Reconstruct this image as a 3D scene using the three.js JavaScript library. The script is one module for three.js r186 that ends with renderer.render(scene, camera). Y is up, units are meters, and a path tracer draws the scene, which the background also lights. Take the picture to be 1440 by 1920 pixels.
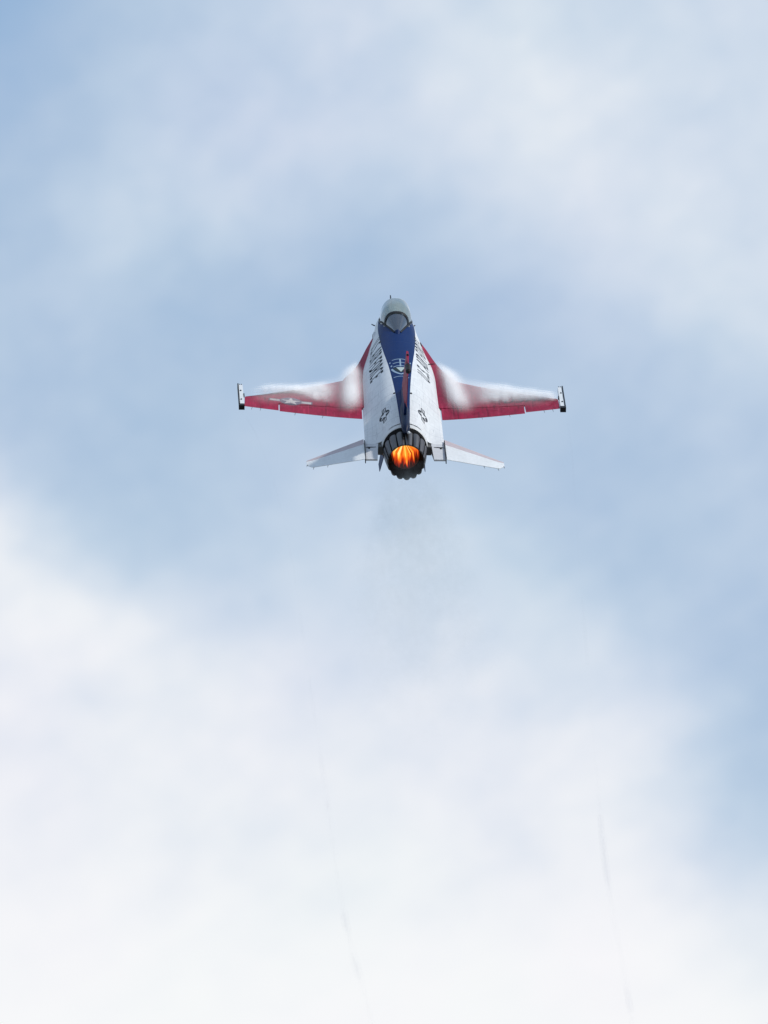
import * as THREE from 'three';
import { mergeGeometries } from 'three/addons/utils/BufferGeometryUtils.js';
import { ImprovedNoise } from 'three/addons/math/ImprovedNoise.js';

// ---------------------------------------------------------------- camera
const scene = new THREE.Scene();
const RANGE = 120, FOCAL = 64.67 * RANGE;                 // metres to the jet; focal length in photo pixels (1440 x 1920)
const camera = new THREE.PerspectiveCamera(2 * THREE.MathUtils.radToDeg(Math.atan(960 / FOCAL)), 0.75, 1, 4000);
const ELEVATION = THREE.MathUtils.degToRad(25);
camera.position.set(0, 1.7, 0);
camera.rotation.set(ELEVATION, 0, 0);
camera.updateMatrixWorld(true);
const fromCamera = camera.matrixWorld.clone();
// a pixel of the photograph at a distance, as a point of the world
const at = (px, py, depth) => new THREE.Vector3((px - 720) / FOCAL * depth, (960 - py) / FOCAL * depth, -depth).applyMatrix4(fromCamera);

// ---------------------------------------------------------------- noise
const perlin = new ImprovedNoise();
const { clamp, lerp, smoothstep } = THREE.MathUtils;
const noise = (x, y, z = 0) => perlin.noise(x + 100.3, y + 57.7, z + 31.1);
const fbm = (x, y, z = 0, oct = 4) => { let a = 0, w = 1, n = 0; for (let i = 0; i < oct; i++) { a += w * noise(x, y, z); n += w; x = x * 2.03 + 7.1; y = y * 2.03 + 3.3; z = z * 2.03 + 1.7; w *= 0.5; } return a / n; };
let seed = 7;
const rnd = () => { seed = (seed * 1664525 + 1013904223) >>> 0; return seed / 4294967296; };
function spline(xs, ys) {                                 // monotone cubic through the points
  const n = xs.length, d = [], m = [];
  for (let i = 0; i < n - 1; i++) d.push((ys[i + 1] - ys[i]) / (xs[i + 1] - xs[i]));
  for (let i = 0; i < n; i++) m.push(i === 0 ? d[0] : i === n - 1 ? d[n - 2] : d[i - 1] * d[i] <= 0 ? 0 : 2 * d[i - 1] * d[i] / (d[i - 1] + d[i]));
  return (x) => {
    if (x <= xs[0]) return ys[0];
    if (x >= xs[n - 1]) return ys[n - 1];
    let i = 0; while (x > xs[i + 1]) i++;
    const h = xs[i + 1] - xs[i], t = (x - xs[i]) / h, a = t * t, b = a * t;
    return (2 * b - 3 * a + 1) * ys[i] + (b - 2 * a + t) * h * m[i] + (3 * a - 2 * b) * ys[i + 1] + (b - a) * h * m[i + 1];
  };
}

// ---------------------------------------------------------------- sky: pale blue air with soft broken cloud
const RAMP = [[0, 149, 181, 215], [0.22, 174, 196, 222], [0.45, 193, 210, 230], [0.7, 215, 225, 238], [0.88, 235, 239, 245], [1, 247, 248, 250]]
  .map(([d, ...c]) => [d, ...c.map((v) => new THREE.Color().setRGB(v / 255, 0, 0, THREE.SRGBColorSpace).r)]);
// how thick the cloud is, by azimuth (columns, 1.33 degrees apart) and elevation (rows, 1.18 degrees apart, high to low)
const BANKS = [
  [0.08, 0.27, 0.45, 0.58, 0.62, 0.60, 0.58],
  [0.08, 0.29, 0.42, 0.58, 0.76, 0.73, 0.62],
  [0.20, 0.32, 0.46, 0.62, 0.78, 0.70, 0.64],
  [0.26, 0.52, 0.44, 0.38, 0.60, 0.66, 0.62],
  [0.30, 0.36, 0.24, 0.22, 0.38, 0.60, 0.62],
  [0.29, 0.25, 0.23, 0.22, 0.26, 0.43, 0.55],
  [0.31, 0.28, 0.27, 0.25, 0.26, 0.29, 0.37],
  [0.44, 0.27, 0.40, 0.40, 0.32, 0.25, 0.36],
  [0.82, 0.46, 0.42, 0.56, 0.48, 0.28, 0.34],
  [0.88, 0.82, 0.54, 0.66, 0.60, 0.40, 0.26],
  [0.86, 0.84, 0.80, 0.78, 0.72, 0.56, 0.27],
  [0.88, 0.87, 0.84, 0.81, 0.78, 0.74, 0.33],
  [0.91, 0.89, 0.87, 0.86, 0.85, 0.84, 0.46],
  [0.94, 0.93, 0.92, 0.92, 0.92, 0.90, 0.70],
  [0.98, 0.98, 0.97, 0.98, 0.98, 0.96, 0.86],
  [1.00, 1.00, 1.00, 1.00, 1.00, 1.00, 0.95],
];
const bank = (r, c) => BANKS[clamp(r, 0, 15)][clamp(c, 0, 6)];
const bs = (t) => [-0.5 * t + t * t - 0.5 * t ** 3, 1 - 2.5 * t * t + 1.5 * t ** 3, 0.5 * t + 2 * t * t - 1.5 * t ** 3, -0.5 * t * t + 0.5 * t ** 3];
function banks(u, v) {                                    // u, v in 0..1 across the banks
  const x = clamp(u, -0.3, 1.3) * 6, y = clamp(v, -0.2, 1.2) * 15, c = Math.floor(x), r = Math.floor(y), wx = bs(x - c), wy = bs(y - r);
  let s = 0;
  for (let j = 0; j < 4; j++) for (let i = 0; i < 4; i++) s += wy[j] * wx[i] * bank(r - 1 + j, c - 1 + i);
  return s;
}
const SW = 4096, SH = 2048, skyData = new Float32Array(SW * SH * 4);
{
  const HALF_W = Math.atan(720 / FOCAL), HALF_H = Math.atan(960 / FOCAL);
  for (let row = 0; row < SH; row++) {
    const el = ((row + 0.5) / SH - 0.5) * Math.PI;
    for (let col = 0; col < SW; col++) {
      const i = (row * SW + col) * 4;
      if (el < 0) { skyData[i] = 0.23; skyData[i + 1] = 0.26; skyData[i + 2] = 0.28; skyData[i + 3] = 1; continue; }
      const az = ((col + 0.5) / SW - 0.5) * 2 * Math.PI, x = Math.cos(az) * Math.cos(el), y = Math.sin(el), z = Math.sin(az) * Math.cos(el);
      const turn = Math.atan2(x, -z), du = turn * Math.cos(ELEVATION) / HALF_W, dv = (el - ELEVATION) / HALF_H;
      const far = Math.max(Math.abs(du), Math.abs(dv));
      let d, wide = 0.55;
      if (far < 3) {
        const fine = 46;
        const wx = 0.16 * fbm(x * 22, y * 22, z * 22, 3), wy = 0.13 * fbm(x * 22 + 9, y * 22, z * 22 + 4, 3);
        d = banks((du + wx + 1) / 2, (1 - dv - wy) / 2);
        const mid = 4 * d * (1 - d);
        d += (0.035 + 0.13 * mid) * fbm(x * 30 + 3, y * 44, z * 30, 5) + (0.02 + 0.085 * mid) * fbm(x * fine * 2, y * fine * 2.4, z * fine * 2 + 5, 3);
      }
      if (far > 1.25) {
        wide = 0.20 + 0.62 * fbm(x * 3.2, y * 4.6, z * 3.2, 6) + 0.3 * smoothstep(0.5 - y, 0, 0.5);
        d = far < 3 ? lerp(d, wide, smoothstep(far, 1.25, 3)) : wide;
      }
      {                                                   // fibres drawn out by the wind, slanting across the sky
        const a = turn * 0.86 + el * 0.5, b = el * 0.86 - turn * 0.5, fibre = fbm(a * 16 + 3 * fbm(x * 9, y * 9, z * 9, 2), b * 70, 2.5, 4);
        d += (0.025 + 0.10 * 4 * clamp(d, 0, 1) * (1 - clamp(d, 0, 1))) * fibre;
      }
      d = clamp(d, 0, 1);
      const hue = fbm(x * 17 + 4, y * 17, z * 17 + 8, 2) * 2;   // ice cloud leans to lilac, water cloud to green
      let k = 0; while (k < RAMP.length - 2 && d > RAMP[k + 1][0]) k++;
      const t = (d - RAMP[k][0]) / (RAMP[k + 1][0] - RAMP[k][0]);
      for (let c = 0; c < 3; c++) skyData[i + c] = lerp(RAMP[k][c + 1], RAMP[k + 1][c + 1], t) * (1 + [0.011, -0.006, 0.006][c] * hue);
      skyData[i + 3] = 1;
    }
  }
}
const sky = new THREE.DataTexture(skyData, SW, SH, THREE.RGBAFormat, THREE.FloatType);
sky.mapping = THREE.EquirectangularReflectionMapping; sky.magFilter = THREE.LinearFilter; sky.needsUpdate = true;
scene.background = sky; scene.environment = sky;

// ---------------------------------------------------------------- the jet's place and attitude, the sun, the exposure
// body axes: x starboard, y dorsal, z aft; stations are metres aft of the nose and z = station - 11
const jetTurn = new THREE.Matrix4().makeRotationAxis(new THREE.Vector3(0.3662, 0.0308, -0.0128).normalize(), Math.hypot(0.3662, 0.0308, 0.0128));
const jetPlace = fromCamera.clone().multiply(new THREE.Matrix4().makeTranslation(34.15 / 64.67, 170.9 / 64.67, -RANGE)).multiply(jetTurn);
const sunWay = new THREE.Vector3(0.66, 0.65, -0.34).normalize().transformDirection(jetPlace);
const sun = new THREE.DirectionalLight(new THREE.Color(1, 0.94, 0.85), 3.0);
const jetCentre = new THREE.Vector3().setFromMatrixPosition(jetPlace);
sun.position.copy(jetCentre).addScaledVector(sunWay, 60); sun.target.position.copy(jetCentre);
sun.castShadow = true; sun.shadow.radius = 5; sun.shadow.mapSize.set(2048, 2048);
Object.assign(sun.shadow.camera, { left: -14, right: 14, top: 14, bottom: -14, near: 1, far: 140 });
scene.add(sun, sun.target);
const renderer = new THREE.WebGLRenderer({ antialias: true });
renderer.toneMapping = THREE.LinearToneMapping;
renderer.toneMappingExposure = 1;
renderer.shadowMap.enabled = true;

// ---------------------------------------------------------------- geometry helpers (stations in, body axes out)
const Z = (s) => s - 11;
function grid(nu, nv, f, uvf, flip = false) {             // f(u, v) -> [x, y, station]
  const p = [], uv = [], ix = [];
  for (let j = 0; j <= nv; j++) for (let i = 0; i <= nu; i++) {
    const u = i / nu, v = j / nv, [x, y, s] = f(u, v);
    p.push(x, y, Z(s)); uv.push(...(uvf ? uvf(u, v, x, y, s) : [u, v]));
  }
  for (let j = 0; j < nv; j++) for (let i = 0; i < nu; i++) {
    const a = j * (nu + 1) + i, b = a + 1, c = a + nu + 1, d = c + 1;
    flip ? ix.push(a, b, c, b, d, c) : ix.push(a, c, b, b, c, d);
  }
  const g = new THREE.BufferGeometry();
  g.setAttribute('position', new THREE.Float32BufferAttribute(p, 3));
  g.setAttribute('uv', new THREE.Float32BufferAttribute(uv, 2));
  g.setIndex(ix); g.computeVertexNormals();
  return g;
}
// a plate: f(u, v, side) gives its upper (+1) and lower (-1) skin; rims close it. mirror: the plate lies to port
function plate(nu, nv, f, uvf, mirror) {
  const g = [grid(nu, nv, (u, v) => f(u, v, 1), uvf, mirror), grid(nu, nv, (u, v) => f(u, v, -1), uvf, !mirror)];
  const rim = (n, q, flip) => grid(n, 1, (t, w) => f(...q(t), w ? -1 : 1), (t, w, x, y, s) => (uvf ? uvf(...q(t), x, y, s) : [t, w]), flip);
  g.push(rim(nv, (t) => [0, t], mirror), rim(nv, (t) => [1, t], !mirror), rim(nu, (t) => [t, 0], !mirror), rim(nu, (t) => [t, 1], mirror));
  return mergeGeometries(g);
}
function ring(points, seg = 64, x0 = 0, y0 = 0) {         // turned about the engine's axis; points are [radius, station]
  return grid(seg, points.length - 1, (u, v) => { const [r, s] = points[Math.round(v * (points.length - 1))], a = u * 2 * Math.PI; return [x0 + r * Math.sin(a), y0 + r * Math.cos(a), s]; });
}
function box(x0, x1, y0, y1, s0, s1) { const g = new THREE.BoxGeometry(x1 - x0, y1 - y0, s1 - s0); g.translate((x0 + x1) / 2, (y0 + y1) / 2, Z((s0 + s1) / 2)); return g; }
function rod(a, b, r0, r1 = r0, seg = 10) {
  const A = new THREE.Vector3(a[0], a[1], Z(a[2])), B = new THREE.Vector3(b[0], b[1], Z(b[2])), d = B.clone().sub(A);
  const g = new THREE.CylinderGeometry(r1, r0, d.length(), seg);
  g.applyQuaternion(new THREE.Quaternion().setFromUnitVectors(new THREE.Vector3(0, 1, 0), d.clone().normalize()));
  const m = A.add(B).multiplyScalar(0.5); g.translate(m.x, m.y, m.z);
  return g;
}
const plain = (g) => { const n = g.index ? g : g; for (const k of Object.keys(n.attributes)) if (!['position', 'normal', 'uv'].includes(k)) n.deleteAttribute(k); return n; };
function part(name, geometry, m, parent) {
  const o = new THREE.Mesh(Array.isArray(geometry) ? mergeGeometries(geometry.map(plain)) : geometry, m);
  o.name = name; o.castShadow = o.receiveShadow = true; parent.add(o);
  return o;
}

// ---------------------------------------------------------------- paint
const lin = (r, g, b) => new THREE.Color().setRGB(r, g, b);
const css = (r, g, b) => '#' + new THREE.Color().setRGB(r, g, b).getHexString();
const WHITE = [0.68, 0.71, 0.735], BLUE = [0.0015, 0.02, 0.105], RED = [0.27, 0.010, 0.042], INK = [0.018, 0.02, 0.028];
function canvas(w, h) { const c = document.createElement('canvas'); c.width = w; c.height = h; return [c, c.getContext('2d')]; }
function texture(c, srgb = true) { const t = new THREE.CanvasTexture(c); if (srgb) t.colorSpace = THREE.SRGBColorSpace; t.anisotropy = 8; return t; }
function grime(ctx, w, h, mpx, mpy, amount, stretch = [1, 1]) {   // dirt, touch-up patches and fine mottle on the paint
  const im = ctx.getImageData(0, 0, w, h), d = im.data;
  for (let y = 0; y < h; y++) for (let x = 0; x < w; x++) {
    const X = x / mpx, Y = y / mpy, i = (y * w + x) * 4;
    const n = 1 + amount * (0.55 * fbm(X * 1.6 * stretch[0], Y * 1.6 * stretch[1], 2, 3) + 0.6 * fbm(X * 9 * stretch[0], Y * 9 * stretch[1], 8, 2) + 0.35 * (noise(X * 40, Y * 40, 5)));
    d[i] = clamp(d[i] * n, 0, 255); d[i + 1] = clamp(d[i + 1] * n, 0, 255); d[i + 2] = clamp(d[i + 2] * n, 0, 255);
  }
  ctx.putImageData(im, 0, 0);
}
function starPath(ctx, r) {
  ctx.beginPath();
  for (let k = 0; k < 10; k++) { const q = k % 2 ? r * 0.382 : r, a = k * Math.PI / 5; ctx[k ? 'lineTo' : 'moveTo'](q * Math.sin(a), -q * Math.cos(a)); }
  ctx.closePath();
}
function roundel(ctx, r, dark, light, outline) {          // star in a disc with side bars, unit: metres
  ctx.lineWidth = 0.11 * r; ctx.strokeStyle = dark; ctx.fillStyle = dark;
  if (!outline) {
    ctx.fillStyle = dark; ctx.fillRect(-2.12 * r, -0.38 * r, 4.24 * r, 0.76 * r);
    ctx.fillStyle = light; ctx.fillRect(-2.0 * r, -0.24 * r, 4.0 * r, 0.5 * r);
    ctx.fillStyle = dark; ctx.beginPath(); ctx.arc(0, 0, 1.08 * r, 0, 7); ctx.fill();
    ctx.fillStyle = light; starPath(ctx, r * 1.04); ctx.fill();
  } else {
    ctx.lineWidth = 0.16 * r;
    for (const s of [-1, 1]) { ctx.strokeRect(s > 0 ? 0.95 * r : -2.05 * r, -0.34 * r, 1.1 * r, 0.62 * r); ctx.beginPath(); ctx.moveTo(s * 0.95 * r, -0.03 * r); ctx.lineTo(s * 2.05 * r, -0.03 * r); ctx.stroke(); }
    ctx.fillStyle = dark; ctx.beginPath(); ctx.arc(0, 0, 1.06 * r, 0, 7); ctx.fill();
    ctx.fillStyle = light; starPath(ctx, r * 1.04); ctx.fill();
  }
}
function letters(ctx, text, height, length, color) {      // stencil capitals centred on the origin, unit: metres
  ctx.save(); ctx.scale(1 / 200, 1 / 200);
  ctx.font = 'bold 200px sans-serif'; ctx.textAlign = 'left'; ctx.textBaseline = 'alphabetic'; ctx.fillStyle = color;
  const w = ctx.measureText(text).width;
  ctx.scale(length * 200 / w, height * 200 / 146);
  ctx.fillText(text, -w / 2, 73);
  ctx.restore();
}

// ---------------------------------------------------------------- fuselage form: half sections along the stations
const COLS = ['s', 'yt', 'xs', 'ys', 'xm', 'ym', 'xe', 'ye', 'xl', 'yl', 'xb', 'yb'];
const SECTIONS = [
  [0.25, 0.02, 0.01, 0.015, 0.016, 0.01, 0.02, 0, 0.015, -0.01, 0.01, -0.02],
  [0.7, 0.17, 0.09, 0.14, 0.15, 0.08, 0.175, 0, 0.15, -0.08, 0.09, -0.17],
  [1.3, 0.31, 0.17, 0.26, 0.28, 0.14, 0.32, 0.0, 0.28, -0.14, 0.17, -0.3],
  [2.2, 0.48, 0.27, 0.41, 0.44, 0.23, 0.50, 0.04, 0.44, -0.22, 0.26, -0.46],
  [2.9, 0.46, 0.36, 0.53, 0.53, 0.33, 0.58, 0.08, 0.5, -0.28, 0.3, -0.52],
  [3.6, 0.42, 0.45, 0.63, 0.59, 0.40, 0.645, 0.11, 0.54, -0.32, 0.34, -0.56],
  [4.4, 0.50, 0.47, 0.76, 0.63, 0.44, 0.72, 0.12, 0.58, -0.35, 0.36, -0.58],
  [5.0, 0.96, 0.43, 0.91, 0.67, 0.50, 0.81, 0.13, 0.62, -0.38, 0.38, -0.6],
  [5.5, 1.01, 0.44, 0.90, 0.70, 0.50, 0.87, 0.13, 0.66, -0.4, 0.42, -0.64],
  [6.0, 1.02, 0.45, 0.88, 0.73, 0.50, 0.94, 0.13, 0.7, -0.42, 0.46, -0.68],
  [7.0, 1.00, 0.45, 0.87, 0.79, 0.49, 1.07, 0.12, 0.82, -0.46, 0.52, -0.74],
  [8.0, 0.98, 0.45, 0.85, 0.83, 0.47, 1.12, 0.11, 0.9, -0.48, 0.56, -0.78],
  [9.5, 0.93, 0.44, 0.79, 0.83, 0.43, 1.13, 0.09, 0.9, -0.46, 0.56, -0.78],
  [11.0, 0.85, 0.43, 0.70, 0.80, 0.36, 1.13, 0.07, 0.84, -0.42, 0.5, -0.74],
  [12.3, 0.76, 0.42, 0.61, 0.73, 0.24, 1.13, 0.05, 0.76, -0.3, 0.44, -0.68],
  [13.1, 0.69, 0.42, 0.53, 0.67, 0.12, 1.13, 0.03, 0.7, -0.2, 0.4, -0.64],
];
const form = {};
COLS.forEach((c, k) => { if (k) form[c] = spline(SECTIONS.map((r) => r[0]), SECTIONS.map((r) => r[k])); });
function cr(p, t) {                                       // Catmull-Rom through the points, t in 0..1
  const n = p.length - 1, q = Math.min(t * n, n - 1e-6), i = Math.floor(q), f = q - i, P = (k) => (k < 0 ? [2 * p[0][0] - p[1][0], p[1][1]] : k > n ? [2 * p[n][0] - p[n - 1][0], 2 * p[n][1] - p[n - 1][1]] : p[k]);
  const [a, b, c, d] = [P(i - 1), P(i), P(i + 1), P(i + 2)];
  return [0, 1].map((k) => 0.5 * (2 * b[k] + (c[k] - a[k]) * f + (2 * a[k] - 5 * b[k] + 4 * c[k] - d[k]) * f * f + (3 * b[k] - a[k] - 3 * c[k] + d[k]) * f ** 3));
}
const v = (n, s) => form[n](s);
const upper = (s, t) => cr([[0, v('yt', s)], [v('xs', s), v('ys', s)], [v('xm', s), v('ym', s)], [v('xe', s), v('ye', s)]], t);
const lower = (s, t) => cr([[v('xe', s), v('ye', s)], [v('xl', s), v('yl', s)], [v('xb', s), v('yb', s) + 0.05], [0, v('yb', s)]], t);
const girthTable = new Map();
function girth(s, t) {                                    // metres round the upper skin from the dorsal line
  const k = s.toFixed(4);
  if (!girthTable.has(k)) { const a = [0]; let p = upper(s, 0); for (let i = 1; i <= 48; i++) { const q = upper(s, i / 48); a.push(a[i - 1] + Math.hypot(q[0] - p[0], q[1] - p[1])); p = q; } girthTable.set(k, a); }
  const a = girthTable.get(k), f = clamp(t, 0, 1) * 48, i = Math.min(47, Math.floor(f));
  return lerp(a[i], a[i + 1], f - i);
}
const tAtX = (s, x) => { let lo = 0, hi = 1; for (let i = 0; i < 24; i++) { const m = (lo + hi) / 2; upper(s, m)[0] < x ? (lo = m) : (hi = m); } return lo; };
const girthAtX = (s, x) => girth(s, tAtX(s, x));
const onSkin = (s, x, lift = 0) => { const p = upper(s, tAtX(s, Math.abs(x))); return [Math.sign(x) * p[0], p[1] + lift, s]; };

// fuselage paint: across is metres of girth from the dorsal line (280 px/m), down is the station (141 px/m)
const FW = 1024, FH = 2048, GX = 280, GY = 141;
const fx = (a) => FW / 2 + a * GX, fy = (s) => s * GY;
const blueEdge = spline([2.4, 3.0, 4.0, 5.0, 6.2, 7.2, 9.0, 11.2, 12.9, 13.3], [0.12, 0.4, 0.53, 0.56, 0.53, 0.47, 0.325, 0.2, 0.14, 0.12]);
const [fuselageCanvas, F] = canvas(FW, FH);
const [fuselageBump, FB] = canvas(FW, FH);
{
  F.fillStyle = css(...WHITE); F.fillRect(0, 0, FW, FH);
  F.fillStyle = css(...BLUE); F.beginPath();
  const edge = [];
  for (let s = 2.4; s <= 13.4; s += 0.1) edge.push([girthAtX(s, blueEdge(s)), s]);
  edge.forEach(([a, s], i) => F[i ? 'lineTo' : 'moveTo'](fx(-a), fy(s)));
  edge.reverse().forEach(([a, s]) => F.lineTo(fx(a), fy(s)));
  F.fill();
  // cockpit well under the canopy
  F.fillStyle = css(0.17, 0.18, 0.19); F.beginPath();
  const well = []; for (let s = 2.9; s <= 5.25; s += 0.1) well.push([girthAtX(s, 0.40 * smoothstep(s, 2.7, 3.7)), s]);
  well.forEach(([a, s], i) => F[i ? 'lineTo' : 'moveTo'](fx(-a), fy(s))); well.reverse().forEach(([a, s]) => F.lineTo(fx(a), fy(s))); F.fill();
  // panel joints, as fine dark gaps
  const line = (pts, w = 1.2, alpha = 0.34) => {
    for (const [c, col] of [[F, `rgba(60,70,86,${alpha})`], [FB, '#000']]) { c.strokeStyle = col; c.lineWidth = w; c.beginPath(); pts.forEach(([a, s], i) => c[i ? 'lineTo' : 'moveTo'](fx(a), fy(s))); c.stroke(); }
  };
  FB.fillStyle = '#fff'; FB.fillRect(0, 0, FW, FH);
  for (const s of [1.9, 2.6, 5.3, 6.1, 6.75, 7.5, 8.2, 8.95, 9.6, 10.2, 10.85, 11.4, 12.05, 12.6]) line([[-1.8, s], [1.8, s]], 1.3, 0.22 + 0.2 * rnd());
  for (const side of [-1, 1]) {
    for (const x of [0.62, 0.9, 1.04]) { const pts = []; for (let s = x > 0.7 ? 7.2 : 5.6; s < 13; s += 0.2) pts.push([side * girthAtX(s, Math.min(x, v('xe', s) - 0.03)), s]); line(pts, 1.1, x === 0.9 ? 0.16 : 0.26); }
    for (let k = 0; k < 34; k++) {                        // access doors
      const s = 6 + 6.6 * rnd(), a = side * (girthAtX(s, blueEdge(s)) + 0.08 + 0.75 * rnd()), h = 0.1 + 0.22 * rnd(), w = 0.08 + 0.16 * rnd();
      line([[a, s], [a + w, s], [a + w, s + h], [a, s + h], [a, s]], 1, 0.14 + 0.22 * rnd());
    }
    for (let k = 0; k < 60; k++) {                        // scuffs and drips with an outline of their own
      const s = 6 + 7 * rnd(), a = side * (girthAtX(s, blueEdge(s)) + 0.05 + 0.9 * rnd());
      F.strokeStyle = `rgba(70,80,96,${0.08 + 0.24 * rnd()})`; F.lineWidth = 1 + 2.4 * rnd(); F.beginPath(); F.moveTo(fx(a), fy(s)); F.lineTo(fx(a + 0.03 * (rnd() - 0.5)), fy(s + 0.08 + 0.5 * rnd())); F.stroke();
    }
  }
  // service lettering on both shoulders
  for (const side of [-1, 1]) {
    F.save(); F.translate(fx(side * (girthAtX(7.05, 0.67) + 0.02)), fy(7.3)); F.scale(GX, GY); F.rotate(side < 0 ? Math.PI / 2 : -Math.PI / 2);
    F.transform(1, 0, side < 0 ? -0.0 : 0.0, 1, 0, 0);
    letters(F, 'U.S. AIR FORCE', 0.55, 3.25, css(...INK)); F.restore();
    F.save(); F.translate(fx(side * girthAtX(11.95, 0.56)), fy(11.95)); F.scale(GX, GY); F.rotate(side < 0 ? Math.PI / 2 : -Math.PI / 2);
    roundel(F, 0.2, css(...INK), css(...WHITE), true); F.restore();
  }
  // emblem on the spine: three cross bands, a centre stroke, spread wings over a bowl, a last band
  F.save(); F.translate(fx(0), fy(8.95)); F.scale(GX * 0.9, GY * 0.9); F.lineCap = 'butt';
  const pale = css(0.27, 0.37, 0.48), stroke = (w, f) => { F.strokeStyle = pale; F.lineWidth = w; F.beginPath(); f(); F.stroke(); };
  stroke(0.045, () => { F.moveTo(-0.27, -0.68); F.quadraticCurveTo(0, -0.78, 0.27, -0.68); });
  stroke(0.045, () => { F.moveTo(-0.25, -0.36); F.quadraticCurveTo(0, -0.48, 0.25, -0.36); });
  stroke(0.05, () => { F.moveTo(-0.24, -0.06); F.quadraticCurveTo(0, -0.18, 0.24, -0.06); });
  stroke(0.05, () => { F.moveTo(0, -0.74); F.lineTo(0, -0.05); });
  for (const s of [-1, 1]) {
    F.fillStyle = pale; F.beginPath(); F.ellipse(s * 0.345, -0.5, 0.025, 0.06, 0, 0, 7); F.fill(); F.beginPath(); F.ellipse(s * 0.3, -0.18, 0.03, 0.07, 0, 0, 7); F.fill();
    F.fillStyle = css(0.02, 0.035, 0.04); F.beginPath(); F.moveTo(s * 0.26, 0.0); F.lineTo(0, 0.06); F.lineTo(0, 0.5); F.quadraticCurveTo(s * 0.18, 0.42, s * 0.26, 0); F.fill();
  }
  F.fillStyle = css(0.42, 0.5, 0.5); F.beginPath(); F.moveTo(-0.15, 0.02); F.lineTo(0.15, 0.02); F.lineTo(0, 0.44); F.fill();
  stroke(0.07, () => { F.moveTo(-0.3, 0.08); F.quadraticCurveTo(-0.2, 0.5, 0, 0.64); F.quadraticCurveTo(0.2, 0.5, 0.3, 0.08); });
  stroke(0.04, () => { F.moveTo(-0.26, 0.86); F.quadraticCurveTo(0, 0.8, 0.26, 0.86); });
  F.restore();
  grime(F, FW, FH, GX, GY, 0.075, [1, 0.5]);
}
const paintLook = { roughness: 0.5, specularIntensity: 0.25, clearcoat: 0.03, clearcoatRoughness: 0.2 };
const M = {};
M.fuselage = new THREE.MeshPhysicalMaterial({ name: 'fuselage paint', map: texture(fuselageCanvas), bumpMap: texture(fuselageBump, false), bumpScale: 0.004, ...paintLook, specularIntensity: 0.1, clearcoat: 0.12, clearcoatRoughness: 0.12 });
// plain painted skins share one grained map, tinted
const [grainCanvas, GC] = canvas(512, 512);
GC.fillStyle = '#ececec'; GC.fillRect(0, 0, 512, 512); grime(GC, 512, 512, 512 / 4, 512 / 4, 0.08, [1, 0.5]);
const grain = texture(grainCanvas); grain.wrapS = grain.wrapT = THREE.MirroredRepeatWrapping;
const paint = (name, c, extra = {}) => new THREE.MeshPhysicalMaterial({ name, color: lin(...c), map: grain, ...paintLook, ...extra });
M.white = paint('white paint', WHITE.map((x) => x * 1.16));
M.grey = paint('grey white paint', [0.66, 0.68, 0.72]);
M.red = paint('red paint', RED.map((x) => x * 1.16));
M.blue = paint('blue paint', BLUE);
M.pink = paint('faded leading edge', [0.58, 0.50, 0.53]);
M.black = paint('black', [0.016, 0.017, 0.02], { roughness: 0.55, clearcoat: 0.1 });
M.primer = paint('bare bay metal', [0.24, 0.24, 0.23], { roughness: 0.7, clearcoat: 0 });
M.gapShade = paint('painted seal', [0.14, 0.14, 0.14], { roughness: 0.8, clearcoat: 0 });  // dark tone put in for the shade of the recess beside the nozzle
M.cloth = paint('seat cloth', [0.17, 0.18, 0.16], { roughness: 0.9, clearcoat: 0 });
M.soot = new THREE.MeshPhysicalMaterial({ name: 'carbon soot on the burner liner', color: lin(0.014, 0.014, 0.015), specularIntensity: 0.02, roughness: 0.8, map: grain });
M.navy = paint('dark blue', [0.004, 0.014, 0.05]);
M.petal = new THREE.MeshStandardMaterial({ name: 'heat stained steel', color: lin(0.13, 0.125, 0.13), metalness: 1, roughness: 0.42, map: grain });
M.steel = new THREE.MeshStandardMaterial({ name: 'bare steel', color: lin(0.4, 0.4, 0.4), metalness: 1, roughness: 0.35 });

// ---------------------------------------------------------------- the jet
const jet = new THREE.Group(); jet.name = 'fighter_jet';
jet.applyMatrix4(jetPlace);
jet.userData = { label: 'red, white and blue single engine fighter jet climbing away with afterburner lit', category: 'jet' };
scene.add(jet);

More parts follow.
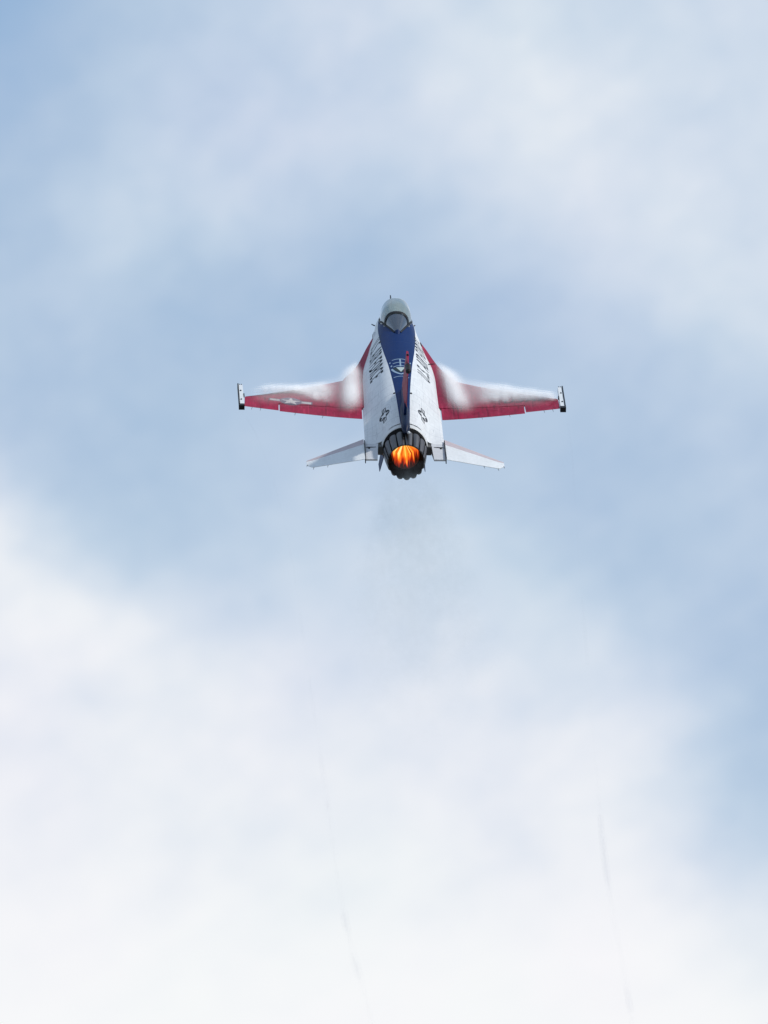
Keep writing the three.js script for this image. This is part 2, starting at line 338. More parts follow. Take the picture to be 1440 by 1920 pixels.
const fuselageUV = (side) => (u, w, x, y, s) => [(FW / 2 + side * girth(s, w) * GX) / FW, 1 - fy(s) / FH];
{
  const g = [], stations = 150, S = (u) => lerp(0.25, 13.1, u);
  for (const side of [-1, 1]) {
    g.push(grid(stations, 40, (u, w) => { const p = upper(S(u), w); return [side * p[0], p[1], S(u)]; }, fuselageUV(side), side > 0));
    g.push(grid(stations, 28, (u, w) => { const p = lower(S(u), w); return [side * p[0], p[1], S(u)]; }, () => [0.02, 0.12], side > 0));
  }
  const body = part('fuselage', g, M.fuselage, jet);
  // the joint from the bay behind the wing box to the engine barrel
  for (const side of [-1, 1]) part('aft_bulkhead', grid(24, 6, (u, w) => { const a = upper(13.1, lerp(tAtX(13.1, 0.62), 1, u)); return [side * a[0], lerp(a[1], lerp(-0.24, 0.0, u), w), 13.1]; }, null, side > 0), M.primer, body);
  part('engine_fairing', ring([[0.60, 12.7], [0.66, 12.9], [0.664, 13.05], [0.645, 13.3], [0.56, 13.31]], 72), M.white, body);
  // chin air intake
  const duct = (grow, s0, s1) => grid(40, 12, (u, w) => {
    const s = lerp(s0, s1, w), k = smoothstep(s, 5.2, 9.5), a = u * 2 * Math.PI, rx = lerp(0.52, 0.6, k) + grow, ry = lerp(0.42, 0.3, k) + grow;
    return [Math.sign(Math.sin(a)) * Math.abs(Math.sin(a)) ** 0.7 * rx, lerp(-0.93, -0.62, k) + Math.sign(Math.cos(a)) * Math.abs(Math.cos(a)) ** 0.7 * ry, s + (w === 0 ? 0.35 * (Math.cos(a) * -0.5 + 0.5) : 0)];
  });
  const intake = part('air_intake', duct(0, 5.0, 11), M.white, jet);
  part('intake_duct', duct(-0.05, 5.02, 7.5), M.white, intake);
  part('pitot_boom', [rod([0, 0, 0.3], [0, 0, -0.3], 0.03, 0.028), rod([0, 0, -0.3], [0, 0, -0.75], 0.026, 0.016)], M.black, jet);
  // small probes and the gun port
  part('flow_probe', rod([-0.6, 0.3, 3.2], [-0.7, 0.33, 3.15], 0.02, 0.014), M.black, jet);
  part('flow_probe', rod([0.6, 0.3, 3.2], [0.64, 0.31, 3.15], 0.02, 0.014), M.black, jet);
  part('antenna_blade', rod(onSkin(6.95, 0.9), [1.1, 0.33, 6.85], 0.018, 0.012), M.black, jet);
  const port = (s, x, l, w, m, name) => {
    const c = onSkin(s, x), n = onSkin(s, x * 1.06), g = new THREE.SphereGeometry(1, 20, 12); g.scale(w, 0.03, l);
    g.rotateZ(Math.atan2(n[1] - c[1], n[0] - c[0])); g.translate(c[0], c[1], Z(s)); return part(name, g, m, jet);
  };
  port(5.35, 0.735, 0.17, 0.06, M.black, 'vent_port');
  const gun = port(4.55, -0.66, 0.42, 0.085, M.grey, 'gun_fairing');
  part('gun_port', (() => { const c = onSkin(4.5, -0.68, 0.035), g = new THREE.SphereGeometry(1, 16, 10); g.scale(0.045, 0.02, 0.3); g.rotateZ(1.05); g.translate(c[0], c[1], Z(4.42)); return g; })(), M.black, gun);
  for (const [s, x, m] of [[7.9, -0.86, M.black], [10.9, -0.24, M.black], [10.9, 0.24, M.black], [12.95, 0.1, M.white]]) part('fastener', (() => { const g = new THREE.SphereGeometry(0.035, 12, 8); const c = onSkin(s, x); g.translate(c[0], c[1], Z(s)); return g; })(), m, body);
}

// ---------------------------------------------------------------- strakes
for (const side of [-1, 1]) {
  const outer = spline([3.7, 4.4, 5.0, 5.7, 6.3, 6.8, 7.2, 7.6, 8.1], [0.655, 0.80, 0.92, 1.05, 1.17, 1.30, 1.44, 1.6, 1.75]);
  part('strake', plate(10, 40, (u, w, k) => {
    const s = lerp(3.7, 8.0, w), xi = v('xe', s) - 0.04, x = lerp(xi, Math.max(outer(s), xi + 0.002), u);
    return [side * x, v('ye', s) + lerp(0, 0.0, u) + k * lerp(0.05, 0.006, u) * Math.min(1, (s - 3.6) * 2), s];
  }, (u, w, x, y, s) => [x / 4, s / 4], side < 0), M.red, jet);
}

// ---------------------------------------------------------------- wings
const ROOT = 1.10, TIP = 4.57, TE = 11.05;
const lead = (x) => 9.98 - (TIP - x) * Math.tan(THREE.MathUtils.degToRad(40));
const flex = (x) => 0.085 + 0.30 * Math.max(0, (x - ROOT) / (TIP - ROOT)) ** 1.35;
const twist = (x) => THREE.MathUtils.degToRad(3.2) * ((x - ROOT) / (TIP - ROOT));
const hinge = (x) => lerp(10.22, 10.5, (x - ROOT) / (TIP - ROOT));
function wingSkin(x, s, k) {                              // k: +1 upper, 0 middle, -1 lower
  const c0 = lead(x), c = TE - c0, q = clamp((s - c0) / c, 0, 1), th = 0.024 * c * (2.9 * Math.sqrt(q + 0.002) * (1 - q) + 0.25 * q * (1 - q) + 0.05);
  let y = flex(x) + (s - 10.2) * Math.sin(twist(x));
  const nose = c0 + 0.16 * c; if (s < nose) y -= (nose - s) * 0.14;   // leading edge drooped
  return y + k * th * 0.62;
}
const WW = 1024, WX = WW / 3.8, WY = WW / 4.5;
function wingPaint(side) {
  const [c, W] = canvas(WW, WW);
  const X = (x) => (side < 0 ? (4.7 - x) * WX : (x - 0.9) * WX), Y = (s) => (s - 6.8) * WY;
  W.fillStyle = css(...RED); W.fillRect(0, 0, WW, WW);
  W.strokeStyle = 'rgba(40,6,14,0.6)'; W.lineWidth = 2.2;
  const line = (pts) => { W.beginPath(); pts.forEach(([x, s], i) => W[i ? 'lineTo' : 'moveTo'](X(x), Y(s))); W.stroke(); };
  for (const x of [1.6, 2.1, 2.75, 3.3, 3.95]) line([[x, lead(x) + 0.16 * (TE - lead(x))], [x, hinge(x)]]);
  for (const q of [0.35, 0.55]) line([[ROOT, lead(ROOT) + q * (TE - lead(ROOT))], [TIP, lead(TIP) + q * (TE - lead(TIP))]]);
  for (let k = 0; k < 46; k++) {                          // chordwise streaks of worn and sooty paint
    const x = 1.15 + 3.4 * rnd(), s = 9.6 + 1.2 * rnd(), l = 0.2 + 0.7 * rnd(), up = rnd() < 0.55;
    W.fillStyle = up ? `rgba(196,86,104,${0.1 + 0.22 * rnd()})` : `rgba(40,6,22,${0.1 + 0.2 * rnd()})`; W.fillRect(X(x), Y(s), 3 + 16 * rnd(), l * WY);
  }
  if (side < 0) {
    W.save(); W.translate(X(3.23), Y(10.14)); W.scale(WX, WY); W.rotate(0.04); roundel(W, 0.3, css(0.16, 0.13, 0.17), css(0.46, 0.42, 0.42), false); W.restore();
  } else {
    W.save(); W.translate(X(3.62), Y(9.93)); W.scale(WX, WY); W.transform(1, 0, -0.25, 1, 0, 0); letters(W, 'USAF', 0.42, 1.3, css(0.085, 0.03, 0.05)); W.restore();
  }
  grime(W, WW, WW, WX, WY, 0.3, [1.6, 0.5]);
  const uvf = (u, w, x, y, s) => [X(Math.abs(x)) / WW, 1 - Y(s) / WW];
  return [new THREE.MeshPhysicalMaterial({ name: 'wing paint', map: texture(c), ...paintLook }), uvf];
}
for (const side of [-1, 1]) {
  const [m, uvf] = wingPaint(side), port = side < 0;
  const panel = (x0, x1, sA, sB, nu = 40, nv = 16) => plate(nu, nv, (u, w, k) => { const x = lerp(x0, x1, u), s = lerp(sA(x), sB(x), w); return [side * x, wingSkin(x, s, k), s]; }, uvf, port);
  const slatEdge = (x) => lead(x) + 0.16 * (TE - lead(x)), OUT = 3.57;
  const wing = part('wing', [panel(ROOT - 0.06, TIP, (x) => slatEdge(x) + 0.012, (x) => hinge(x)), panel(OUT + 0.015, TIP, (x) => hinge(x) + 0.001, () => TE, 12, 8)], m, jet);
  part('leading_edge_flap', panel(ROOT + 0.16, TIP - 0.02, lead, slatEdge, 40, 10), m, wing);
  const drop = Math.tan(THREE.MathUtils.degToRad(port ? 0.3 : 1.6));
  part('flaperon', plate(30, 8, (u, w, k) => {
    const x = lerp(ROOT + 0.06, OUT - 0.015, u), s = lerp(hinge(x) + 0.022, TE + 0.02, w);
    return [side * x, wingSkin(x, Math.min(s, TE), k) - 0.008 - (s - hinge(x)) * drop, s];
  }, uvf, port), m, wing);
  // wing tip launcher rail, toed out a little and following the twist of the tip
  const rail = (name, xa, xb, ya, yb, s0, s1, mat, parent) => {
    const g = box(0, 1, 0, 1, 0, 1); const p = g.attributes.position;
    for (let i = 0; i < p.count; i++) {
      const fxx = p.getX(i), fyy = p.getY(i), fs = p.getZ(i) + 11, s = lerp(s0, s1, fs), toe = (11.1 - s) * 0.026;
      p.setXYZ(i, side * (TIP + lerp(xa, xb, fxx) + toe), flex(TIP) + (s - 10.2) * Math.sin(twist(TIP)) + lerp(ya, yb, fyy), Z(s));
    }
    if (port) g.index.array.reverse();
    g.computeVertexNormals();
    return part(name, g, mat, parent);
  };
  const launcher = rail('missile_rail', 0.012, 0.128, -0.07, 0.06, 9.02, 10.98, M.white, wing);
  rail('rail_guide', 0.13, 0.165, -0.075, 0.075, 8.92, 11.0, M.black, launcher);
  rail('rail_end', 0.0, 0.167, -0.08, 0.065, 10.983, 11.16, M.black, launcher);
  rail('rail_stud', 0.03, 0.06, 0.02, 0.05, 8.9, 9.017, M.black, launcher);
  rail('rail_stud', 0.085, 0.112, 0.02, 0.05, 8.9, 9.017, M.black, launcher);
  rail('rail_bolt', 0.06, 0.1, 0.061, 0.075, 9.6, 9.68, M.black, launcher);
  rail('rail_bolt', 0.06, 0.1, 0.061, 0.075, 10.5, 10.58, M.black, launcher);
  rail('tip_lamp', -0.02, 0.01, 0.0, 0.07, 9.95, 10.15, M.black, wing);
  for (const x of [2.3, 3.1, 4.1, 4.35]) part('static_wick', rod([side * x, wingSkin(x, TE, 0) - (x < OUT ? 0.02 : 0), TE], [side * (x + 0.02), wingSkin(x, TE, 0) - 0.03 - (x < OUT ? 0.02 : 0), TE + 0.12], 0.007, 0.004, 6), M.black, wing);
}

// ---------------------------------------------------------------- tailplanes, ventral fins, aft shelves
for (const side of [-1, 1]) {
  const x0 = 1.155, x1 = 2.80, droop = Math.tan(THREE.MathUtils.degToRad(10)), pitch = Math.tan(THREE.MathUtils.degToRad(5)), port = side < 0;
  const le = (x) => lerp(12.35, 13.72, (x - x0) / (x1 - x0)), te = (x) => 14.5 - 0.32 * smoothstep(x, 2.62, 2.82);
  const skin = (q0, q1, nv) => plate(24, nv, (u, w, k) => {
    const x = lerp(x0, x1, u), a = le(x), b = te(x), s = lerp(lerp(a, b, q0), lerp(a, b, q1), w), q = (s - a) / (b - a);
    return [side * x, 0.01 - (x - x0) * droop + (s - 13.5) * pitch + k * (0.006 + 0.03 * (2.6 * Math.sqrt(q + 0.002) * (1 - q)) * (1 - 0.5 * u)), s];
  }, (u, w, x, y, s) => [x / 3, s / 3], port);
  const tail = part('tailplane', skin(0.3, 1, 14), port ? M.white : M.white, jet);
  part('leading_edge', skin(0, 0.297, 6), M.pink, tail);
  part('pivot_fairing', box(side * 1.14 - 0.012, side * 1.14 + 0.012, -0.1, 0.09, 12.9, 14.3), M.black, tail);
  for (const x of [2.2, 2.6, 2.78]) part('static_wick', rod([side * x, 0.09 - (x - x0) * droop, te(x)], [side * (x + 0.02), 0.07 - (x - x0) * droop, te(x) + 0.11], 0.008, 0.004, 6), M.black, tail);
  // ventral fin under the aft body
  part('ventral_fin', plate(12, 8, (u, w, k) => {
    const y = lerp(-0.5, -1.22, u), s = lerp(lerp(10.75, 11.35, u), lerp(12.15, 11.95, u), w);
    return [side * (0.5 - (y + 0.5) * 0.22 + k * 0.02 * (1 - w * 0.6)), y, s];
  }, null, !port), M.blue, jet);
  // flat shelf beside the engine that carries the speed brake
  const shelf = part('aft_shelf', plate(8, 20, (u, w, k) => {
    const s = lerp(13.1, 14.28, w), x = lerp(lerp(0.755, 0.80, w), 1.13, u), t = lerp(0.16, 0.035, w);
    return [side * x, k > 0 ? lerp(lerp(0.07, 0.03, u), 0.02, w) : lerp(-0.2, -0.03, w), s];
  }, (u, w, x, y, s) => [x / 3, s / 3], port), M.grey, jet);
  part('brake_hinge', box(side > 0 ? 0.82 : -1.1, side > 0 ? 1.1 : -0.82, 0.045, 0.058, 13.36, 13.39), M.black, shelf);
  part('shelf_bolt', (() => { const g = new THREE.SphereGeometry(0.03, 10, 8); g.translate(side * 1.02, 0.04, Z(13.45)); return g; })(), M.black, shelf);
  part('gap_shade', box(side > 0 ? 0.63 : -0.76, side > 0 ? 0.76 : -0.63, -0.2, 0.05, 13.1, 13.34), M.gapShade, shelf);  // added dark box: paints the shade in the gap between barrel and shelf
}

// ---------------------------------------------------------------- fin
{
  const y0 = 0.62, y1 = 2.93, f = (y) => (y - y0) / (y1 - y0);
  const le = (y) => lerp(10.35, 13.4, f(y)), te = (y) => lerp(13.75, 14.5, f(y)), rud = (y) => te(y) - lerp(0.85, 0.4, f(y));
  const thick = (y, q) => (0.012 + lerp(0.10, 0.05, f(y)) * 2.4 * Math.sqrt(q + 0.003) * (1 - q));
  const skin = (ya, yb, sA, sB, nv = 12) => plate(20, nv, (u, w, k) => {
    const y = lerp(ya, yb, u), s = lerp(sA(y), sB(y), w), q = clamp((s - le(y)) / (te(y) - le(y)), 0, 1);
    return [-k * thick(y, q) * 0.62, y, s];
  }, (u, w, x, y, s) => [y / 3, s / 3], false);
  const fin = part('tail_fin', skin(1.35, y1, le, rud, 16), M.red, jet);
  part('fin_root', skin(y0, 1.347, le, (y) => rud(y), 16), M.blue, fin);
  part('rudder', skin(1.5, 2.55, (y) => rud(y) + 0.02, te, 8), M.red, fin);
  part('fin_cap', skin(2.935, 3.0, (y) => le(y) + 0.05, (y) => te(y) + 0.05, 14), M.red, fin);
  part('fin_antenna', [rod([0, 2.78, 14.2], [0, 2.78, 14.66], 0.085, 0.075, 14), rod([0, 2.78, 14.66], [0, 2.78, 14.72], 0.075, 0.03, 14)], M.black, fin);
  part('fin_lamp', rod([0, 2.96, 13.7], [0, 3.02, 13.95], 0.03, 0.03, 8), M.black, fin);
  part('chute_housing', grid(28, 14, (u, w) => {
    const s = lerp(11.6, 14.05, w), a = u * 2 * Math.PI, r = 0.125 * Math.sqrt(smoothstep(s, 11.4, 12.6)) * (1 - 0.3 * smoothstep(s, 13.6, 14.05)) * (w === 1 ? 0.001 : 1);
    return [r * Math.sin(a), lerp(0.84, 0.74, w) + 1.25 * r * Math.cos(a), s];
  }), M.navy, fin);
  part('tail_lamp', (() => { const g = new THREE.SphereGeometry(0.045, 14, 10); g.translate(0.075, 0.72, Z(14.0)); return g; })(), M.white, fin);
}

// ---------------------------------------------------------------- engine nozzle and afterburner
{
  const nozzle = part('engine_nozzle', ring([[0.55, 13.26], [0.628, 13.28], [0.626, 13.58], [0.60, 13.62], [0.575, 13.63], [0.55, 13.9], [0.50, 14.36], [0.485, 14.36]], 90), M.soot, jet);
  const N = 15;
  for (let k = 0; k < N; k++) {
    const mid = (k + 0.35) / N * 2 * Math.PI, half = Math.PI / N;
    part('nozzle_petal', plate(8, 10, (u, w, kk) => {
      const width = half * lerp(0.9, 0.78, w), a = mid + lerp(-width, width, u), s = lerp(13.61, 14.46 - 0.022 * (2 * u - 1) ** 2, w), crown = 0.03 * (1 - (2 * u - 1) ** 2);
      const r = lerp(0.598, 0.512, w ** 1.25) + (kk > 0 ? crown : -0.012);
      return [r * Math.sin(a), r * Math.cos(a), s];
    }, null, false), M.petal, nozzle);
  }
  part('nozzle_rim', ring([[0.495, 14.36], [0.50, 14.42], [0.488, 14.425], [0.475, 14.36]], 90), M.soot, nozzle);
  part('nozzle_liner', ring([[0.49, 14.40], [0.47, 14.25], [0.42, 13.98], [0.40, 13.92]], 72), M.soot, nozzle);
  // the flame fills the tube ahead of the throat; it is bright deep inside and red at its ragged near edge
  const [fc, FC] = canvas(512, 256);
  const im = FC.createImageData(512, 256), P = [[0, 20, 2, 2], [0.18, 120, 14, 6], [0.42, 226, 74, 24], [0.66, 250, 140, 36], [0.86, 255, 205, 80], [1, 255, 240, 160]];
  for (let y = 0; y < 256; y++) for (let x = 0; x < 512; x++) {
    const a = x / 512 * 2 * Math.PI, d = y / 255;         // d: 0 at the near edge, 1 deep
    const h = clamp(d * 1.12 + 1.05 * fbm(Math.sin(a) * 5.5, Math.cos(a) * 5.5, d * 0.9, 3) + 0.28 * noise(Math.sin(a) * 17, Math.cos(a) * 17, d * 2) - 0.22, 0, 1);
    let k = 0; while (k < P.length - 2 && h > P[k + 1][0]) k++;
    const t = (h - P[k][0]) / (P[k + 1][0] - P[k][0]), i = (y * 512 + x) * 4;
    for (let c = 0; c < 3; c++) im.data[i + c] = lerp(P[k][c + 1], P[k + 1][c + 1], t);
    im.data[i + 3] = 255;
  }
  FC.putImageData(im, 0, 0);
  const flameMap = texture(fc); flameMap.wrapS = THREE.RepeatWrapping;
  const flame = new THREE.MeshStandardMaterial({ name: 'flame', color: lin(0.02, 0.01, 0.01), emissive: lin(1, 1, 1), emissiveIntensity: 1.1, emissiveMap: flameMap, roughness: 1 });
  const tube = grid(72, 24, (u, w) => { const r = w < 0.84 ? lerp(0.40, 0.37, w) : 0.37 * (1 - (w - 0.84) / 0.16), s = w < 0.84 ? lerp(13.93, 12.85, w / 0.84) : 12.85 - 0.12 * Math.sin((w - 0.84) / 0.16 * 1.57), a = u * 2 * Math.PI; return [r * Math.sin(a), r * Math.cos(a), s]; }, (u, w) => [u, 1 - w * 0.995]);
  part('afterburner_flame', tube, flame, nozzle);
  const glow = new THREE.PointLight(new THREE.Color(1, 0.36, 0.1), 0.06); glow.name = 'afterburner_glow';
  glow.position.set(0, 0, Z(13.6)); glow.shadow.radius = 8; glow.castShadow = true; jet.add(glow);
}

// ---------------------------------------------------------------- canopy and cockpit
{
  const sill0 = spline([2.75, 3.1, 3.6, 4.2, 4.7, 5.05], [0.5, 0.57, 0.66, 0.78, 0.92, 0.99]);
  const half = spline([2.75, 3.0, 3.4, 3.9, 4.4, 4.8, 5.05, 5.5, 5.95], [0.05, 0.30, 0.43, 0.475, 0.475, 0.415, 0.35, 0.22, 0.085]);
  const crest = spline([2.75, 3.0, 3.4, 3.9, 4.4, 4.8, 5.05, 5.5, 5.95], [0.51, 0.80, 1.18, 1.42, 1.45, 1.395, 1.34, 1.22, 1.09]);
  const sill = (s) => lerp(sill0(Math.min(s, 5.05)), onSkin(s, half(s))[1], smoothstep(s, 4.75, 5.2));
  const shell = (s0, s1, n, grow = 0) => grid(40, n, (u, w) => { const s = lerp(s0, s1, w), a = (u - 0.5) * Math.PI * 1.12, c = Math.cos(a); return [(half(s) + grow) * Math.sign(Math.sin(a)) * Math.abs(Math.sin(a)) ** 0.82, sill(s) + (crest(s) + grow - sill(s)) * Math.sign(c) * Math.abs(c) ** 0.9, s]; });
  const bubbleGlass = new THREE.MeshPhysicalMaterial({ name: 'canopy glass', color: lin(0.42, 0.50, 0.48), transmission: 0.6, thickness: 0, roughness: 0.06, ior: 1.6, metalness: 0.12, clearcoat: 1, clearcoatRoughness: 0.03 });
  const aftGlass = new THREE.MeshPhysicalMaterial({ name: 'aft canopy glass', color: lin(0.06, 0.08, 0.12), transmission: 0.35, thickness: 0, roughness: 0.2, ior: 1.5, metalness: 0.2, clearcoat: 1, clearcoatRoughness: 0.04 });
  const canopy = part('canopy', shell(2.75, 4.99, 40), bubbleGlass, jet);
  part('rear_canopy', shell(5.09, 5.95, 20, -0.006), aftGlass, canopy);
  part('canopy_bow', shell(4.985, 5.095, 2, 0.012), M.black, canopy);
  for (const side of [-1, 1]) part('canopy_rail', grid(6, 40, (u, w) => {
    const s = lerp(2.8, 5.98, w), a = u * 2 * Math.PI, r = 0.036; return [side * (half(s) + r * Math.sin(a) + 0.004), sill(s) - 0.01 + r * Math.cos(a), s];
  }, null, false), M.black, canopy);
  part('canopy_tail', grid(20, 8, (u, w) => { const s = lerp(5.93, 6.25, w), a = (u - 0.5) * Math.PI, k = 1 - w; return [0.1 * (0.35 + 0.65 * k) * Math.sin(a), 0.98 + 0.12 * Math.cos(a) * k, s]; }), M.blue, canopy);
  const seat = part('ejection_seat', [box(-0.2, 0.2, 0.35, 1.1, 4.62, 4.74), box(-0.14, 0.14, 1.0, 1.2, 4.56, 4.72), box(-0.22, 0.22, 0.3, 0.45, 4.1, 4.62)], M.cloth, jet);
  part('headrest', (() => { const g = new THREE.SphereGeometry(0.12, 16, 12); g.scale(1, 0.8, 0.5); g.translate(0, 1.13, Z(4.54)); return g; })(), M.grey, seat);
  part('instrument_hood', [box(-0.3, 0.3, 0.42, 0.66, 3.2, 3.5)], M.cloth, jet);
  part('head_up_display', [box(-0.11, 0.11, 0.66, 0.86, 3.42, 3.435), box(-0.12, -0.108, 0.64, 0.88, 3.4, 3.45), box(0.108, 0.12, 0.64, 0.88, 3.4, 3.45)], M.grey, jet);
}

// ---------------------------------------------------------------- condensation: stacked thin veils of droplets, thick where the air is thick
const mist = (name, c) => new THREE.MeshPhysicalMaterial({ name, color: lin(...c), roughness: 1, specularIntensity: 0, transmission: 0.08, thickness: 0, transparent: true, vertexColors: true, side: THREE.DoubleSide });
const vapourLook = mist('water vapour', [0.98, 0.98, 0.985]);
function veils(name, layers, nu, nv, f, m, info, place = jetPlace) { // f(u, v, layer) -> [x, y, station, alpha]
  const gs = [];
  for (let k = 0; k < layers; k++) {
    const col = [];
    const g = grid(nu, nv, (u, w) => { const q = f(u, w, layers > 1 ? k / (layers - 1) : 0); col.push(1, 1, 1, clamp(q[3], 0, 1)); return q; });
    g.setAttribute('color', new THREE.Float32BufferAttribute(col, 4));
    const ix = g.index.array, keep = [];                  // no veil where there is no mist
    for (let i = 0; i < ix.length; i += 3) if (Math.max(col[ix[i] * 4 + 3], col[ix[i + 1] * 4 + 3], col[ix[i + 2] * 4 + 3]) > 0.006) keep.push(ix[i], ix[i + 1], ix[i + 2]);
    g.setIndex(keep); gs.push(g);
  }
  const o = new THREE.Mesh(mergeGeometries(gs), m); o.name = name; o.userData = info; o.receiveShadow = true; o.castShadow = true;
  o.applyMatrix4(place); scene.add(o);
  return o;
}
const bell = (x) => Math.exp(-x * x);
for (const side of [-1, 1]) {
  const port = side < 0;
  veils('wing_vapour', 6, 90, 64, (u, w, k) => {
    const x = lerp(1.35, TIP + 0.02, u), c0 = lead(x), c = TE - c0, s = c0 - 0.12 + w * (c + 0.05), h = 0.03 + 0.30 * k, q = (s - c0) / c;
    const y = wingSkin(x, clamp(s, c0, TE), 1) + h;
    const n = fbm(x * 1.1 + side * 5, s * 0.9, h * 2 + 4, 3), n2 = fbm(x * 6.5 + side * 3, s * 1.3, h * 3, 3);
    // chordwise reach of the cloud at this span
    const reach = 0.2 * (k - 0.6) + (port ? spline([1.35, 1.9, 2.4, 3.0, 3.6, 4.0, 4.3, 4.57], [0.6, 0.88, 0.82, 0.62, 0.46, 0.40, 0.30, 0.2])(x) : spline([1.35, 1.8, 2.4, 3.0, 3.5, 4.0, 4.35, 4.57], [0.7, 0.88, 0.86, 0.78, 0.66, 0.64, 0.66, 0.62])(x));
    const body = smoothstep(reach + 0.12 * n + 0.08 * n2 - q, 0, 0.30) * smoothstep(q - (port ? 0.2 : 0.05) * (1 - smoothstep(x, 1.9, 2.9)), -0.06, 0.05);
    const span = port ? smoothstep(x, 1.75, 2.5) * smoothstep(4.55 - x, 0.0, 0.6) : smoothstep(x, 1.7, 3.0) * (0.45 + 0.55 * smoothstep(x, 2.0, 2.9)) * smoothstep(4.62 - x, 0, 0.3);
    const high = lerp(1, 0.3, smoothstep(q, 0.15, reach)) * (port ? 0.11 + 0.17 * bell((x - 3.85) / 0.75) : 0.17 + 0.05 * bell((x - 3.4) / 0.9));
    const lift = smoothstep(high + 0.06 * n - h + 0.10, 0, 0.16);
    return [side * x, y, s, ((port ? 0.62 : 0.55) * body * span * lift * (1 + 0.45 * n + 0.3 * n2) + 0.065 * smoothstep(0.95 - q, 0, 0.5) * smoothstep(q, -0.02, 0.05) * smoothstep(0.3 - h, 0, 0.2) * smoothstep(4.5 - x, 0, 0.6))];
  }, vapourLook, { label: port ? 'white condensation cloud over the jet wing that bears the star' : 'white condensation cloud stretching out to the rail of the unstarred jet wing', category: 'vapour', group: 'condensation clouds over the wings' });
  veils('strake_vapour', 6, 36, 80, (u, w, k) => {
    const s = lerp(6.0, 10.95, w), grow = smoothstep(s, 6.2, 8.2), xc = port ? spline([6, 7, 8, 9, 10, 11], [1.16, 1.34, 1.40, 1.42, 1.46, 1.60])(s) : spline([6, 7, 8, 9, 10, 11], [1.16, 1.38, 1.52, 1.62, 1.72, 1.88])(s);
    const r = lerp(0.10, port ? 0.23 : 0.22, grow), x = xc + (u - 0.5) * 4.4 * r, tall = lerp(0.3, 1, grow), h = (0.02 + 0.40 * k) * tall;
    const base = x < lead(0) ? wingSkin(Math.max(x, ROOT), clamp(s, lead(Math.max(x, ROOT)), TE), 1) : 0.1, y = Math.max(base, 0.14) + h - 0.02;
    const n = fbm(x * 3 + side, s * 0.8, h * 3, 3);
    const along = smoothstep(s, 6.0, 7.6) * smoothstep(10.95 - s, 0, 1.3);
    return [side * x, y, s, 0.5 * bell((x - xc) / r) * bell((h / tall - 0.14) / 0.17) * along * (1 + 0.5 * n)];
  }, vapourLook, { label: port ? 'white vortex streak beside the fuselage on the starred wing side' : 'white vortex streak beside the sunlit fuselage flank, on the unstarred wing', category: 'vapour', group: 'vortex streaks off the strakes' });
}
// hot hazy exhaust behind the nozzle
veils('exhaust_plume', 7, 40, 120, (u, w, k) => {
  const s = lerp(14.6, 33, w), r = 0.45 + 1.8 * (1 - Math.exp(-(s - 14.45) / 9)), h = (k - 0.5) * 2.6 * r, x = (u - 0.5) * 2.8 * r + 0.15 * w;
  const rr = Math.hypot(x, h) / r, n = fbm(x * 1.3, s * 0.55, h * 1.3, 4), n2 = fbm(x * 5, s * 0.9, h * 5 + 7, 3);
  return [x, h, s, 0.085 * smoothstep(1.15 + 0.3 * n - rr, 0, 0.45) * (1 - 0.55 * smoothstep(s, 16, 22)) * (1 - smoothstep(s, 22, 33)) * (1 + 0.9 * n + 1.3 * n2) * smoothstep(s, 15.7, 17.4)];
}, mist('thin exhaust smoke', [0.37, 0.44, 0.49]), { label: 'faint grey exhaust haze trailing from the glowing engine nozzle', category: 'exhaust' });
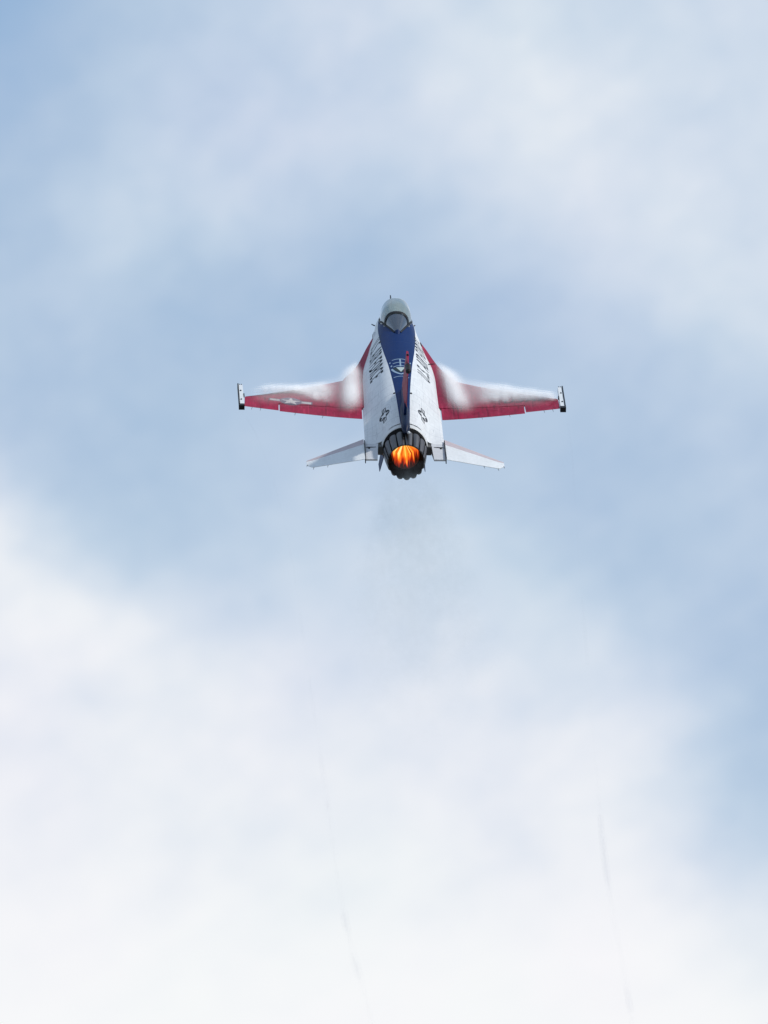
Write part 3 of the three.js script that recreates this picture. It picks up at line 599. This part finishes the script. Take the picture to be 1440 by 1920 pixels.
// thin broken vapour trails shed by the wing tips
for (const [pts, label, k0] of [
  [[[452, 768, 119.6], [478, 810, 118], [512, 900, 114.5], [540, 1010, 110.5], [575, 1240, 103], [610, 1480, 96.5], [640, 1690, 91.5], [662, 1790, 89], [702, 1930, 86]], 'thin broken vapour trail curving down from the starred wing tip', 0],
  [[[1061, 768, 119.6], [1070, 830, 117], [1088, 1080, 108.5], [1110, 1350, 100.5], [1129, 1570, 94.5], [1146, 1695, 91.5], [1164, 1790, 89], [1188, 1930, 86]], 'thin broken vapour trail falling away from the unstarred wing tip', 3]]) {
  const curve = new THREE.CatmullRomCurve3(pts.map((p) => at(...p))), n = 400, seg = 12, p = [], col = [], ix = [], gs = [];
  for (let shell = 0; shell < 3; shell++) {
    const g = new THREE.TubeGeometry(curve, n, 1, seg, false), q = g.attributes.position, c = [], mid = new THREE.Vector3(), vtx = new THREE.Vector3();
    for (let i = 0; i <= n; i++) {
      curve.getPointAt(i / n, mid);
      const t = i / n, r = (0.03 + 0.035 * t) * (0.45 + 0.5 * shell) * (1 + 0.35 * noise(t * 30, shell, k0)), gap = smoothstep(fbm(t * 9 + k0 * 3.1, 0.5, k0, 3), 0.02, 0.26), thin = 0.004 + 0.016 * smoothstep(t, 0.55, 0.8);
      for (let j = 0; j <= seg; j++) { const a = i * (seg + 1) + j; vtx.fromBufferAttribute(q, a).sub(mid).multiplyScalar(r).add(mid); q.setXYZ(a, vtx.x, vtx.y, vtx.z); c.push(1, 1, 1, clamp(thin * (0.15 + gap), 0, 1) * smoothstep(t, 0, 0.04)); }
    }
    g.setAttribute('color', new THREE.Float32BufferAttribute(c, 4)); gs.push(g);
  }
  const o = new THREE.Mesh(mergeGeometries(gs), mist('trail mist', [0.42, 0.46, 0.54])); o.name = k0 ? 'vapour_trail_001' : 'vapour_trail'; o.receiveShadow = o.castShadow = true;
  o.userData = { label, category: 'trail', group: 'vapour trails from the wing tips' }; scene.add(o);
}
{ const count = {}; for (const o of scene.children) if (o.isMesh && !/_\d{3}$/.test(o.name)) { const k = (count[o.name] = (count[o.name] ?? 0) + 1); if (k > 1) o.name += '_' + String(k - 1).padStart(3, '0'); } }

renderer.render(scene, camera);
